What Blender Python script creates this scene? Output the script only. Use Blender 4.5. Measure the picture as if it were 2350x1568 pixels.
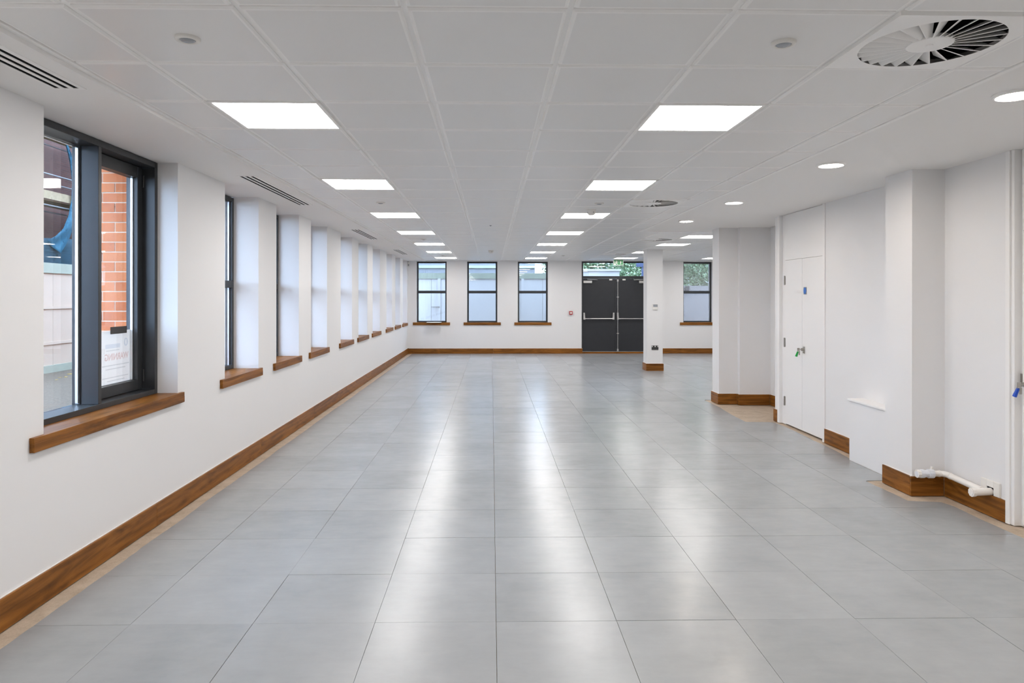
import bpy, math, random
from mathutils import Matrix, Vector, noise as mnoise
random.seed(7)
for o in list(bpy.data.objects): bpy.data.objects.remove(o)
scn = bpy.context.scene
COL = scn.collection
PI = math.pi

# ------------------------------------------------------------------ camera
F, YAW, ROLL, PCX, PCY, EYE = 1584.1, .01927, .00063, 1158.55, 681.55, 1.6137
cam = bpy.data.cameras.new('camera')
cam.sensor_fit = 'HORIZONTAL'; cam.sensor_width = 36.0
cam.lens = F * 36.0 / 2350.0
cam.shift_x = (1175.0 - PCX) / 2350.0
cam.shift_y = -(784.0 - PCY) / 2350.0
cam.clip_start = .05; cam.clip_end = 300
camo = bpy.data.objects.new('camera', cam); COL.objects.link(camo)
fw = Vector((math.sin(YAW), math.cos(YAW), 0)); r0 = Vector((math.cos(YAW), -math.sin(YAW), 0)); u0 = Vector((0, 0, 1))
rt = r0 * math.cos(ROLL) + u0 * math.sin(ROLL); up = u0 * math.cos(ROLL) - r0 * math.sin(ROLL)
M = Matrix.Identity(4)
for k in range(3):
    M[k][0] = rt[k]; M[k][1] = up[k]; M[k][2] = -fw[k]
M[2][3] = EYE
camo.matrix_world = M
scn.camera = camo

# ------------------------------------------------------------------ sky, exposure
world = bpy.data.worlds.new('overcast_sky'); scn.world = world; world.use_nodes = True
bg = world.node_tree.nodes['Background']
bg.inputs[0].default_value = (.55, .725, 1.0, 1); bg.inputs[1].default_value = 3.6
scn.view_settings.view_transform = 'Standard'; scn.view_settings.look = 'None'
scn.view_settings.gamma = 1; scn.view_settings.use_curve_mapping = False
scn.view_settings.exposure = 1.40
scn.cycles.use_denoising = True
scn.cycles.max_bounces = 7; scn.cycles.diffuse_bounces = 5; scn.cycles.glossy_bounces = 3
scn.cycles.use_adaptive_sampling = True; scn.cycles.adaptive_threshold = .1; scn.cycles.adaptive_min_samples = 14
scn.cycles.transparent_max_bounces = 10; scn.cycles.sample_clamp_indirect = 6
scn.cycles.caustics_reflective = False; scn.cycles.caustics_refractive = False
PANEL_L, DOWN_L = 7.7, 42.0

# ------------------------------------------------------------------ materials
def nmat(name):
    m = bpy.data.materials.new(name); m.use_nodes = True
    nt = m.node_tree; b = nt.nodes['Principled BSDF']
    return m, nt, b
def node(nt, t, **kw):
    n = nt.nodes.new(t)
    for k, v in kw.items(): setattr(n, k, v)
    return n
def ramp(nt, stops):
    r = node(nt, 'ShaderNodeValToRGB'); e = r.color_ramp.elements
    e[0].position, e[0].color = stops[0][0], (*stops[0][1], 1)
    e[1].position, e[1].color = stops[-1][0], (*stops[-1][1], 1)
    for p, c in stops[1:-1]:
        x = e.new(p); x.color = (*c, 1)
    return r
def coords(nt, scale=(1, 1, 1), kind='Object'):
    t = node(nt, 'ShaderNodeTexCoord'); mp = node(nt, 'ShaderNodeMapping')
    mp.inputs['Scale'].default_value = scale
    nt.links.new(t.outputs[kind], mp.inputs['Vector']); return mp.outputs[0]
def world_coords(nt, scale=(1, 1, 1)):
    t = node(nt, 'ShaderNodeNewGeometry'); mp = node(nt, 'ShaderNodeMapping')
    mp.inputs['Scale'].default_value = scale
    nt.links.new(t.outputs['Position'], mp.inputs['Vector']); return mp.outputs[0]
def noise_tex(nt, vec, scale, detail=3, rough=.55, dist=0):
    n = node(nt, 'ShaderNodeTexNoise'); n.inputs['Scale'].default_value = scale
    n.inputs['Detail'].default_value = detail; n.inputs['Roughness'].default_value = rough; n.inputs['Distortion'].default_value = dist
    nt.links.new(vec, n.inputs['Vector']); return n.outputs['Fac']
def bump(nt, b, h, strength=.2, dist=.002):
    bp = node(nt, 'ShaderNodeBump'); bp.inputs['Strength'].default_value = strength; bp.inputs['Distance'].default_value = dist
    nt.links.new(h, bp.inputs['Height']); nt.links.new(bp.outputs[0], b.inputs['Normal'])
def maprange(nt, v, a, b_, c, d):
    n = node(nt, 'ShaderNodeMapRange')
    for k, x in zip(range(1, 5), (a, b_, c, d)): n.inputs[k].default_value = x
    nt.links.new(v, n.inputs[0]); return n.outputs[0]
def math_(nt, op, a, b=None):
    n = node(nt, 'ShaderNodeMath', operation=op)
    for k, v in enumerate((a, b)):
        if v is None: continue
        if isinstance(v, (int, float)): n.inputs[k].default_value = v
        else: nt.links.new(v, n.inputs[k])
    return n.outputs[0]

def plain(name, col, rough=.5, spec=.5, metal=0, var=.04, vscale=6, bstr=0, bscale=60):
    m, nt, b = nmat(name)
    b.inputs['Roughness'].default_value = rough; b.inputs['Specular IOR Level'].default_value = spec; b.inputs['Metallic'].default_value = metal
    if var == 0:
        b.inputs['Base Color'].default_value = (*col, 1); return m
    v = world_coords(nt)
    f = noise_tex(nt, v, vscale, 1)
    r = ramp(nt, [(.25, tuple(c * (1 - var) for c in col)), (.75, tuple(min(1, c * (1 + var)) for c in col))])
    nt.links.new(f, r.inputs[0]); nt.links.new(r.outputs[0], b.inputs['Base Color'])
    b.inputs['Roughness'].default_value = rough; b.inputs['Specular IOR Level'].default_value = spec; b.inputs['Metallic'].default_value = metal
    if bstr: bump(nt, b, noise_tex(nt, v, bscale, 4), bstr, .002)
    return m
def emit(name, col, s):
    m, nt, b = nmat(name)
    b.inputs['Base Color'].default_value = (.8, .8, .8, 1)
    b.inputs['Emission Color'].default_value = (*col, 1); b.inputs['Emission Strength'].default_value = s
    return m
def wood(name, axis):
    m, nt, b = nmat(name)
    t = node(nt, 'ShaderNodeTexCoord'); oi = node(nt, 'ShaderNodeObjectInfo')
    off = node(nt, 'ShaderNodeVectorMath', operation='SCALE'); off.inputs[0].default_value = (13, 17, 9)
    nt.links.new(oi.outputs['Random'], off.inputs['Scale'])
    g = node(nt, 'ShaderNodeNewGeometry')
    ad = node(nt, 'ShaderNodeVectorMath', operation='ADD'); nt.links.new(g.outputs['Position'], ad.inputs[0]); nt.links.new(off.outputs[0], ad.inputs[1])
    mp = node(nt, 'ShaderNodeMapping'); mp.inputs['Scale'].default_value = (.8, 5.5, 5.5) if axis == 'x' else (5.5, .8, 5.5)
    nt.links.new(ad.outputs[0], mp.inputs['Vector'])
    f1 = noise_tex(nt, mp.outputs[0], 1.5, 4, .6, 2.4)
    mp2 = node(nt, 'ShaderNodeMapping'); mp2.inputs['Scale'].default_value = (3, 120, 120) if axis == 'x' else (120, 3, 120)
    nt.links.new(ad.outputs[0], mp2.inputs['Vector'])
    f2 = noise_tex(nt, mp2.outputs[0], 1, 2)
    w = node(nt, 'ShaderNodeTexWave'); w.bands_direction = 'Z'; w.inputs['Scale'].default_value = 1.1; w.inputs['Distortion'].default_value = 7
    w.inputs['Detail'].default_value = 2; w.inputs['Detail Scale'].default_value = .8
    nt.links.new(mp.outputs[0], w.inputs['Vector'])
    s = math_(nt, 'ADD', math_(nt, 'MULTIPLY', f1, .72), math_(nt, 'ADD', math_(nt, 'MULTIPLY', f2, .16), math_(nt, 'ADD', math_(nt, 'MULTIPLY', w.outputs['Fac'], .10), math_(nt, 'MULTIPLY', oi.outputs['Random'], .06))))
    r = ramp(nt, [(.30, (.078, .026, .0035)), (.44, (.165, .059, .0085)), (.56, (.245, .092, .0145)), (.75, (.35, .14, .025))])
    nt.links.new(s, r.inputs[0]); nt.links.new(r.outputs[0], b.inputs['Base Color'])
    b.inputs['Roughness'].default_value = .40; b.inputs['Specular IOR Level'].default_value = .22
    bump(nt, b, f2, .05, .001)
    return m
def glass(name, tint=(.96, .98, .985), haze=0):
    m = bpy.data.materials.new(name); m.use_nodes = True; nt = m.node_tree
    nt.nodes.remove(nt.nodes['Principled BSDF']); out = nt.nodes['Material Output']
    lw = node(nt, 'ShaderNodeLayerWeight'); lw.inputs['Blend'].default_value = .5
    p = math_(nt, 'POWER', lw.outputs['Facing'], 5.0)
    f = math_(nt, 'ADD', math_(nt, 'MULTIPLY', p, .85), .045)
    tr = node(nt, 'ShaderNodeBsdfTransparent'); tr.inputs[0].default_value = (*tint, 1)
    gl = node(nt, 'ShaderNodeBsdfGlossy'); gl.inputs['Roughness'].default_value = .01; gl.inputs[0].default_value = (1, 1, 1, 1)
    mx = node(nt, 'ShaderNodeMixShader'); nt.links.new(f, mx.inputs[0]); nt.links.new(tr.outputs[0], mx.inputs[1]); nt.links.new(gl.outputs[0], mx.inputs[2])
    if haze:      # flat grey diffuse veil over the pane
        df = node(nt, 'ShaderNodeBsdfDiffuse'); df.inputs[0].default_value = (.62, .60, .60, 1)
        m2 = node(nt, 'ShaderNodeMixShader'); m2.inputs[0].default_value = haze
        nt.links.new(mx.outputs[0], m2.inputs[1]); nt.links.new(df.outputs[0], m2.inputs[2]); mx = m2
    nt.links.new(mx.outputs[0], out.inputs[0]); return m
def tile_metal(name, island=False):
    m, nt, b = nmat(name)
    if island:
        rnd = node(nt, 'ShaderNodeNewGeometry').outputs['Random Per Island']
    else:
        rnd = node(nt, 'ShaderNodeObjectInfo').outputs['Random']
    v = world_coords(nt, (1, 1, 1))
    vb = world_coords(nt, (3, 9, 1))
    f = noise_tex(nt, v, 3.2, 5, .62)
    fb = noise_tex(nt, vb, 2.0, 4, .6)
    fs = noise_tex(nt, v, 16, 4, .7)
    base = math_(nt, 'ADD', math_(nt, 'ADD', math_(nt, 'MULTIPLY', f, .58), math_(nt, 'MULTIPLY', fb, .24)), math_(nt, 'MULTIPLY', rnd, .18))
    r = ramp(nt, [(.25, (.285, .299, .312)), (.5, (.335, .349, .361)), (.78, (.385, .398, .408))])
    nt.links.new(base, r.inputs[0])
    # dark scuffs and pale specks
    sc_ = maprange(nt, fs, .735, .80, 0, .30)
    mx = node(nt, 'ShaderNodeMix', data_type='RGBA'); nt.links.new(sc_, mx.inputs[0])
    nt.links.new(r.outputs[0], mx.inputs[6]); mx.inputs[7].default_value = (.17, .165, .155, 1)
    nt.links.new(mx.outputs[2], b.inputs['Base Color'])
    ro = math_(nt, 'ADD', maprange(nt, fb, .3, .7, .222, .252), math_(nt, 'MULTIPLY', rnd, .018))
    nt.links.new(ro, b.inputs['Roughness'])
    b.inputs['Specular IOR Level'].default_value = .46
    b.inputs['Metallic'].default_value = .05
    bump(nt, b, f, .02, .0012)
    return m
def beige(name):
    m, nt, b = nmat(name)
    v = world_coords(nt); f = noise_tex(nt, v, 7, 5, .7); f2 = noise_tex(nt, v, 120, 2)
    s = math_(nt, 'ADD', math_(nt, 'MULTIPLY', f, .7), math_(nt, 'MULTIPLY', f2, .3))
    r = ramp(nt, [(.3, (.35, .275, .20)), (.5, (.47, .38, .29)), (.7, (.58, .475, .37))])
    nt.links.new(s, r.inputs[0]); nt.links.new(r.outputs[0], b.inputs['Base Color']); b.inputs['Roughness'].default_value = .8
    bump(nt, b, f2, .25, .002); return m
def brick_piece(name):
    m, nt, b = nmat(name)
    oi = node(nt, 'ShaderNodeObjectInfo'); v = world_coords(nt)
    f = noise_tex(nt, v, 90, 4, .7); f2 = noise_tex(nt, v, 9, 3)
    s = math_(nt, 'ADD', math_(nt, 'ADD', math_(nt, 'MULTIPLY', f, .4), math_(nt, 'MULTIPLY', f2, .35)), math_(nt, 'MULTIPLY', oi.outputs['Random'], .3))
    r = ramp(nt, [(.25, (.42, .105, .032)), (.5, (.58, .172, .055)), (.8, (.66, .235, .09))])
    nt.links.new(s, r.inputs[0]); nt.links.new(r.outputs[0], b.inputs['Base Color']); b.inputs['Roughness'].default_value = .85
    bump(nt, b, f, .5, .003); return m
def brick_wall(name, c1, c2, mortar, plane='yz'):
    m, nt, b = nmat(name)
    g = node(nt, 'ShaderNodeNewGeometry'); sp = node(nt, 'ShaderNodeSeparateXYZ'); cb = node(nt, 'ShaderNodeCombineXYZ')
    nt.links.new(g.outputs['Position'], sp.inputs[0])
    nt.links.new(sp.outputs['Y' if plane == 'yz' else 'X'], cb.inputs[0]); nt.links.new(sp.outputs['Z'], cb.inputs[1])
    br = node(nt, 'ShaderNodeTexBrick'); nt.links.new(cb.outputs[0], br.inputs['Vector'])
    br.inputs['Scale'].default_value = 1; br.inputs['Brick Width'].default_value = .225; br.inputs['Row Height'].default_value = .075
    br.inputs['Mortar Size'].default_value = .005
    br.inputs['Color1'].default_value = (*c1, 1); br.inputs['Color2'].default_value = (*c2, 1); br.inputs['Mortar'].default_value = (*mortar, 1)
    nt.links.new(br.outputs['Color'], b.inputs['Base Color']); b.inputs['Roughness'].default_value = .85
    return m
def leafmat(name):
    m, nt, b = nmat(name)
    g = node(nt, 'ShaderNodeNewGeometry')
    r = ramp(nt, [(0, (.09, .17, .08)), (.5, (.21, .33, .17)), (1, (.44, .54, .34))])
    nt.links.new(g.outputs['Random Per Island'], r.inputs[0]); nt.links.new(r.outputs[0], b.inputs['Base Color']); b.inputs['Roughness'].default_value = .5
    b.inputs['Subsurface Weight'].default_value = 0
    return m

WALL = plain('white_wall_paint', (.805, .80, .80), .55, .3, var=0)
PAINT = plain('white_gloss_paint', (.86, .85, .84), .35, .4, var=0)
SOFF = plain('white_ceiling_paint', (.88, .868, .852), .6, .3, var=0)
CTILE = plain('ceiling_tile_metal', (.82, .812, .80), .38, .5, var=0)
TEE = plain('white_tee_metal', (.93, .92, .905), .4, .4, var=0)
FTILE = tile_metal('floor_tile_metal'); FTILE_S = tile_metal('floor_tile_metal_far', True)
BEIGE = beige('bare_chipboard_floor')
WX = wood('walnut_grain_x', 'x'); WY = wood('walnut_grain_y', 'y')
DARK = plain('dark_grey_aluminium', (.030, .033, .037), .38, .5, var=.05)
DARKD = plain('dark_grey_door_paint', (.026, .028, .033), .45, .4, var=.05)
RUB = plain('black_rubber', (.012, .012, .013), .6)
BLACK = plain('black_void', (.006, .006, .007), .9, .1)
SILV = plain('brushed_silver', (.62, .61, .60), .32, .5, metal=.85)
STEEL = plain('satin_steel', (.42, .40, .37), .35, .5, metal=.9)
WPLA = plain('white_plastic', (.80, .78, .74), .4, .5)
WPIPE = plain('white_pipe_plastic', (.84, .81, .77), .35, .5)
WFIT = plain('white_fitting_plastic', (.78, .80, .85), .4, .5)
GLASS = glass('clear_glass'); GLASST = glass('tinted_glass', (.86, .87, .88), .2)
SPACER = plain('bright_glazing_spacer', (.75, .76, .76), .25, .6, metal=.7)
PANEL = emit('light_panel_glow', (1, .962, .93), PANEL_L); DOWN = emit('downlight_glow', (1, .87, .74), DOWN_L)
LENS = plain('grey_sensor_lens', (.33, .35, .38), .25, .5)
GREEN = plain('exit_sign_green', (.008, .22, .055), .4)
RED = plain('call_point_red', (.45, .02, .03), .4)
BLUE = plain('sign_blue', (.03, .16, .55), .4)
TAGG = plain('green_tag', (.01, .35, .06), .35); TAGB = plain('blue_tag', (.01, .07, .5), .35)
PAPER = plain('notice_paper', (.74, .70, .66), .8, .2, var=.015)
def translucent(m, fac, col):      # thin paper lets daylight through
    nt = m.node_tree; out = nt.nodes['Material Output']; b = nt.nodes['Principled BSDF']
    tl = node(nt, 'ShaderNodeBsdfTranslucent'); tl.inputs[0].default_value = (*col, 1); mx = node(nt, 'ShaderNodeMixShader'); mx.inputs[0].default_value = fac
    nt.links.new(b.outputs[0], mx.inputs[1]); nt.links.new(tl.outputs[0], mx.inputs[2]); nt.links.new(mx.outputs[0], out.inputs[0])
translucent(PAPER, .34, (.88, .76, .64))
TAPE = plain('black_tape', (.05, .047, .043), .4)
def ink(name, col):      # faint print showing through the paper: tints what is behind it
    m = bpy.data.materials.new(name); m.use_nodes = True; nt = m.node_tree
    nt.nodes.remove(nt.nodes['Principled BSDF']); tr = node(nt, 'ShaderNodeBsdfTransparent'); tr.inputs[0].default_value = (*col, 1)
    nt.links.new(tr.outputs[0], nt.nodes['Material Output'].inputs[0]); return m
FRED = ink('faded_red_print', (.90, .70, .66)); FGRY = ink('faded_grey_print', (.83, .83, .83)); FBLU = ink('faded_blue_print', (.84, .87, .93))
HOARD = plain('warm_lit_white_paint', (.54, .435, .345), .6, .3, var=.03, vscale=1.5)  # white paint with this side's warm light tinted into the colour
HOARDB = plain('untinted_white_paint', (.62, .61, .61), .6, .3, var=.03, vscale=1.5)  # same white as the left hoarding, without its warm light tint
HRAIL = plain('pale_green_rail_paint', (.34, .37, .30), .6, .3, var=.06)
ASPH = plain('wet_tarmac', (.12, .095, .07), .85, .2, var=.25, vscale=30, bstr=.3)
BRICKP = brick_piece('orange_brick'); MORTAR = plain('pale_mortar', (.70, .60, .48), .9, .2, var=.08, vscale=40)
BRW = brick_wall('orange_brick_wall', (.52, .16, .07), (.62, .22, .11), (.6, .54, .48))
BRWX = brick_wall('greyed_brick_wall_back', (.40, .38, .37), (.46, .44, .43), (.5, .48, .46), 'xz')  # unseen brick, greyed so its bounced light does not turn pink
BRDK = brick_wall('dark_red_brick_wall', (.085, .032, .025), (.115, .045, .034), (.09, .08, .075))
NET = plain('blue_debris_netting', (.018, .055, .078), .7, .2, var=.15, vscale=8)
NET2 = plain('pale_blue_netting', (.03, .11, .165), .7, .2, var=.2, vscale=8)
def see_through(m, fac):
    nt = m.node_tree; out = nt.nodes['Material Output']; b = nt.nodes['Principled BSDF']
    tr = node(nt, 'ShaderNodeBsdfTransparent'); mx = node(nt, 'ShaderNodeMixShader'); mx.inputs[0].default_value = fac
    nt.links.new(b.outputs[0], mx.inputs[1]); nt.links.new(tr.outputs[0], mx.inputs[2]); nt.links.new(mx.outputs[0], out.inputs[0])
see_through(NET2, .25); see_through(NET, .3)
GALV = plain('galvanised_tube', (.20, .20, .205), .5, .4, metal=.3)
TIMB = plain('scaffold_board_timber', (.30, .23, .145), .8, .2, var=.12, vscale=9)
LEAF = leafmat('tree_leaves'); BARK = plain('tree_bark', (.10, .075, .055), .9)
BCLAD = plain('grey_blue_cladding', (.215, .225, .245), .6, .3, var=.04)
BPOST = plain('blue_grey_steel', (.07, .10, .20), .5, .4)
GWALL = plain('grey_render', (.25, .235, .225), .8, .2, var=.04)
DRYL = plain('fallen_leaf', (.40, .30, .10), .8, .2)

# ------------------------------------------------------------------ mesh helpers
class MB:
    def __init__(s): s.v = []; s.f = []
    def box(s, x0, x1, y0, y1, z0, z1):
        n = len(s.v)
        s.v += [(x, y, z) for z in (z0, z1) for y in (y0, y1) for x in (x0, x1)]
        s.f += [tuple(n + i for i in q) for q in ((0, 2, 3, 1), (4, 5, 7, 6), (0, 1, 5, 4), (2, 6, 7, 3), (0, 4, 6, 2), (1, 3, 7, 5))]
        return s
    def prism(s, pts, z0, z1):
        n = len(s.v); k = len(pts)
        s.v += [(x, y, z0) for x, y in pts] + [(x, y, z1) for x, y in pts]
        s.f.append(tuple(range(n + k - 1, n - 1, -1))); s.f.append(tuple(range(n + k, n + 2 * k)))
        s.f += [(n + i, n + (i + 1) % k, n + k + (i + 1) % k, n + k + i) for i in range(k)]
        return s
    def prism_y(s, pts, y0, y1):      # pts are (x, z), extruded along y
        n = len(s.v); k = len(pts)
        s.v += [(x, y0, z) for x, z in pts] + [(x, y1, z) for x, z in pts]
        s.f.append(tuple(range(n, n + k))); s.f.append(tuple(range(n + 2 * k - 1, n + k - 1, -1)))
        s.f += [(n + (i + 1) % k, n + i, n + k + i, n + k + (i + 1) % k) for i in range(k)]
        return s
    def lathe(s, prof, cx=0, cy=0, cz=0, seg=32, close=True):   # prof: (radius, z)
        n = len(s.v); k = len(prof)
        for i in range(seg):
            a = 2 * PI * i / seg
            s.v += [(cx + r * math.cos(a), cy + r * math.sin(a), cz + z) for r, z in prof]
        for i in range(seg):
            j = (i + 1) % seg
            for q in range(k - 1):
                s.f.append((n + i * k + q, n + j * k + q, n + j * k + q + 1, n + i * k + q + 1))
        if close:
            s.f.append(tuple(n + i * k for i in range(seg))[::-1]); s.f.append(tuple(n + i * k + k - 1 for i in range(seg)))
        return s
    def tube(s, pts, r, seg=14, caps=True, radii=None):
        pts = [Vector(p) for p in pts]; n = len(s.v); prev = None
        for i, p in enumerate(pts):
            t = (pts[min(i + 1, len(pts) - 1)] - pts[max(i - 1, 0)]).normalized()
            if prev is None:
                a = Vector((0, 0, 1)) if abs(t.z) < .9 else Vector((1, 0, 0))
                u = t.cross(a).normalized()
            else:
                u = (prev - t * prev.dot(t)).normalized()
            prev = u; w = t.cross(u); rr = radii[i] if radii else r
            for k in range(seg):
                a = 2 * PI * k / seg
                s.v.append(tuple(p + u * rr * math.cos(a) + w * rr * math.sin(a)))
        for i in range(len(pts) - 1):
            for k in range(seg):
                a, b = n + i * seg + k, n + i * seg + (k + 1) % seg
                s.f.append((a, b, b + seg, a + seg))
        if caps:
            s.f.append(tuple(n + k for k in range(seg))[::-1]); s.f.append(tuple(n + (len(pts) - 1) * seg + k for k in range(seg)))
        return s
    def mesh(s, name):
        m = bpy.data.meshes.new(name); m.from_pydata(s.v, [], s.f); m.update()
        return m
    def build(s, name, mat, parent=None, smooth=False, bevel=0, loc=None):
        me = s.mesh(name); me.materials.append(mat)
        return link(name, me, parent, smooth, bevel, loc)
def link(name, me, parent=None, smooth=False, bevel=0, loc=None):
    o = bpy.data.objects.new(name, me); COL.objects.link(o)
    if smooth:
        me.polygons.foreach_set('use_smooth', [True] * len(me.polygons)); me.set_sharp_from_angle(angle=.7)
    if bevel:
        b = o.modifiers.new('edge', 'BEVEL'); b.width = bevel; b.segments = 2; b.limit_method = 'ANGLE'
    if loc is not None: o.location = loc
    if parent is not None:
        o.parent = parent
        if loc is None and parent.type == 'EMPTY':
            o.location = tuple(-c for c in parent.location)      # vertices given in world space
        elif loc is not None:
            o.location = loc
    return o
def empty(name, loc=(0, 0, 0), **kw):
    o = bpy.data.objects.new(name, None); COL.objects.link(o); o.location = loc; o.empty_display_size = .1
    tag(o, **kw); return o
def tag(o, label=None, cat=None, group=None, kind=None):
    if label: o['label'] = label
    if cat: o['category'] = cat
    if group: o['group'] = group
    if kind: o['kind'] = kind
    return o
def bx(*a): return MB().box(*a)
def copy_tree(o, loc, parent=None):
    c = o.copy(); COL.objects.link(c)
    if loc is not None: c.location = loc
    if parent is not None: c.parent = parent
    for ch in list(o.children): copy_tree(ch, None, c)
    return c

# ------------------------------------------------------------------ dimensions
CE = 2.648          # tile ceiling
ZL, ZR = 2.625, 2.655   # plaster soffits left and right
XW = -2.37          # left wall face
YB = 19.64          # back wall face
XO = -2.735         # left wall outer face of inner leaf
XRR = 7.6           # far right wall of the back area
YR = -5.9           # wall behind the camera
EXT = 2.80          # top of walls
WIN1 = (3.70, 5.262)
WINL = [(6.184, 7.07), (7.65, 8.54), (9.11, 9.995), (10.89, 11.775), (12.345, 13.23), (13.815, 14.70), (15.615, 16.50), (17.055, 17.94), (18.48, 19.365)]
SILLT, SILLH = .886, .076
WINB = [(-2.131, -1.277), (-.694, .165), (.749, 1.608), (5.486, 6.33)]
DX0, DX1 = 2.571, 4.62

# ------------------------------------------------------------------ floor
floor = bx(-2.75, XRR + .2, YR - .2, YB + .35, -.12, -.006).build('floor', BEIGE)
tag(floor, 'bare beige chipboard floor showing as a strip beside the walls', 'floor', kind='structure')
GX, GY = .0239, 3.428
def interp(tab, y):
    if y <= tab[0][0]: return tab[0][1]
    for (a, p), (b, q) in zip(tab, tab[1:]):
        if y <= b: return p + (q - p) * (y - a) / max(b - a, 1e-6)
    return tab[-1][1]
XRT = [(4.5, 3.562), (4.947, 3.553), (5.249, 3.565), (5.37, 3.535), (5.40, 3.30), (5.607, 3.30), (5.87, 3.285), (6.008, 3.282), (6.012, 3.50), (6.03, 3.541),
       (6.77, 3.541), (6.79, 3.57), (6.898, 3.589), (7.257, 3.616), (7.919, 3.641), (8.537, 3.651), (8.83, 3.634), (8.86, 3.285), (9.4, 3.29), (10.076, 3.341), (10.76, 3.33), (10.78, XRR)]
def jag(y, s):
    return (mnoise.noise(Vector((y * 2.1, s, .3))) * .006 + mnoise.noise(Vector((y * 14, s, 5.3))) * .003)
def xr(y): return interp(XRT, y) + (0 if 6.03 <= y <= 6.77 or y > 10.77 else jag(y, 2.0))
def xl(y): return -2.245 + jag(y, 9.0) * 1.3
GAP = .0011
def cell_poly(x0, x1, y0, y1):
    """cell outline clipped by the ragged left and right edges of the metal floor, or None"""
    ys = [y0 + (y1 - y0) * k / 40 for k in range(41)]
    R = [min(x1, xr(y)) for y in ys]; L = [max(x0, xl(y)) for y in ys]
    if all(r >= x1 for r in R) and all(l <= x0 for l in L): return 'full'
    good = [k for k in range(41) if R[k] - L[k] > .01]
    if len(good) < 3: return None
    a, b = good[0], good[-1]
    def thin(pts):
        out = [pts[0]]
        for k in range(1, len(pts) - 1):
            (ax, ay), (px, py), (qx, qy) = out[-1], pts[k], pts[k + 1]
            if abs((px - ax) * (qy - ay) - (qx - ax) * (py - ay)) > 2e-5: out.append(pts[k])
        return out + [pts[-1]]
    rp = thin([(R[k], ys[k]) for k in range(a, b + 1)]); lp = thin([(L[k], ys[k]) for k in range(b, a - 1, -1)])
    return rp + lp
h = .3 - GAP
tm = MB().box(-h, h, -h, h, -.006, 0).mesh('floor_tile'); tm.materials.append(FTILE)
far = MB()
ncol0, ncol1 = -4, 12
for j in range(-16, 27):
    y0, y1 = GY + .6 * j + GAP, min(GY + .6 * (j + 1) - GAP, YB - .04)
    if y1 <= y0 or y0 < YR: continue
    for i in range(ncol0, ncol1 + 1):
        x0, x1 = GX + .6 * i + GAP, min(GX + .6 * (i + 1) - GAP, XRR - .02)
        if x1 <= x0: continue
        pg = cell_poly(x0, x1, y0, y1)
        if pg is None: continue
        near = -4 <= j <= 14 and x0 < 4
        cx_, cy_ = GX + .6 * i + .3, GY + .6 * j + .3
        if near:
            if pg == 'full':
                o = link('floor_tile', tm)
            else:
                o = MB().prism([(x - cx_, y - cy_) for x, y in pg], -.006, 0).build('floor_tile', FTILE)
            o.parent = floor
            o.location = (cx_ + random.uniform(-.0006, .0006), cy_ + random.uniform(-.0006, .0006), random.uniform(-.0004, .0004))
            o.rotation_euler = (random.uniform(-1, 1) * .0009, random.uniform(-1, 1) * .0009, random.uniform(-1, 1) * .0006)
        else:
            dz = random.uniform(-.0003, .0003)
            if pg == 'full': far.box(x0, x1, y0, y1, -.006, dz)
            else: far.prism(pg, -.006, dz)
tag(far.build('distant_floor_tiles', FTILE_S, floor), kind='stuff')

# ------------------------------------------------------------------ ceiling
ceil = bx(XO, XRR + .2, YR - .2, YB + .35, 2.79, 2.92).build('ceiling', BLACK)
tag(ceil, 'suspended ceiling of white metal tiles in a square grid', 'ceiling', kind='structure')
CX, CYY = .2856, 2.482
TLX, TRX = -1.845, 2.335
SEND = 10.882
def soffit(x0, x1, y0, y1, z): return bx(x0, x1, y0, y1, z, 2.79).build('plaster_soffit', SOFF, ceil)
soffit(XO, TLX - .028, YR, YB, ZL)
soffit(TRX + .028, 3.9, YR, SEND - .03, ZR)
soffit(3.9, 4.4, 8.8, SEND - .03, ZR)
def edge_trim(x0, x1, y0, y1, z0=CE - .004): return bx(x0, x1, y0, y1, z0, CE + .05).build('edge_trim', TEE, ceil, bevel=.0015)
edge_trim(TLX - .03, TLX - .002, YR, YB); edge_trim(TRX + .002, TRX + .03, YR, SEND - .03)
edge_trim(TRX + .002, XRR, SEND - .03, SEND - .004)
edge_trim(TLX, XRR, YB - .022, YB)
TF, TB = .2828, .2898      # half widths of tile face and of its bevelled back
def tile_mb(x0, x1, y0, y1, mb, cx=0, cy=0):
    d = TB - TF; n = len(mb.v); z = (CE, CE + .007, CE + .02) if cx == 0 and cy == 0 else (0, .007, .02)
    X0, X1, Y0, Y1 = x0 - cx, x1 - cx, y0 - cy, y1 - cy
    for q, (e, zz) in enumerate(((d + .009, z[0]), (d, z[0]), (0, z[1]), (0, z[2]))):
        mb.v += [(X0 + e, Y0 + e, zz), (X1 - e, Y0 + e, zz), (X1 - e, Y1 - e, zz), (X0 + e, Y1 - e, zz)]
    mb.f.append((n + 3, n + 2, n + 1, n)); mb.f.append((n + 12, n + 13, n + 14, n + 15))
    for q in (0, 4, 8):
        for k in range(4):
            a, b = n + q + k, n + q + (k + 1) % 4
            mb.f.append((a, b, b + 4, a + 4))
    return mb
def tile_mats(me):
    me.materials.clear(); me.materials.append(CTILE); me.materials.append(TEE)
    for k, p in enumerate(me.polygons): p.material_index = 0 if k % 14 == 0 else 1
    return me
PANELS = [(i, 2 + 4 * k) for k in range(-3, 7) for i in (-3, 1)] + [(5, j) for j in (15, 18, 22, 26)] + [(9, 26), (9, 22), (9, 18)]  # panels behind the camera and the end column are unseen, added for fill light
SWIRL = [(2, 0), (2, 8), (4, 15.5), (4, 23)]
SWIRL = [(2, 0), (2, 8), (4, 16), (4, 23)]
skip = set(PANELS) | set(SWIRL)
full_me = None; farc = MB()
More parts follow.
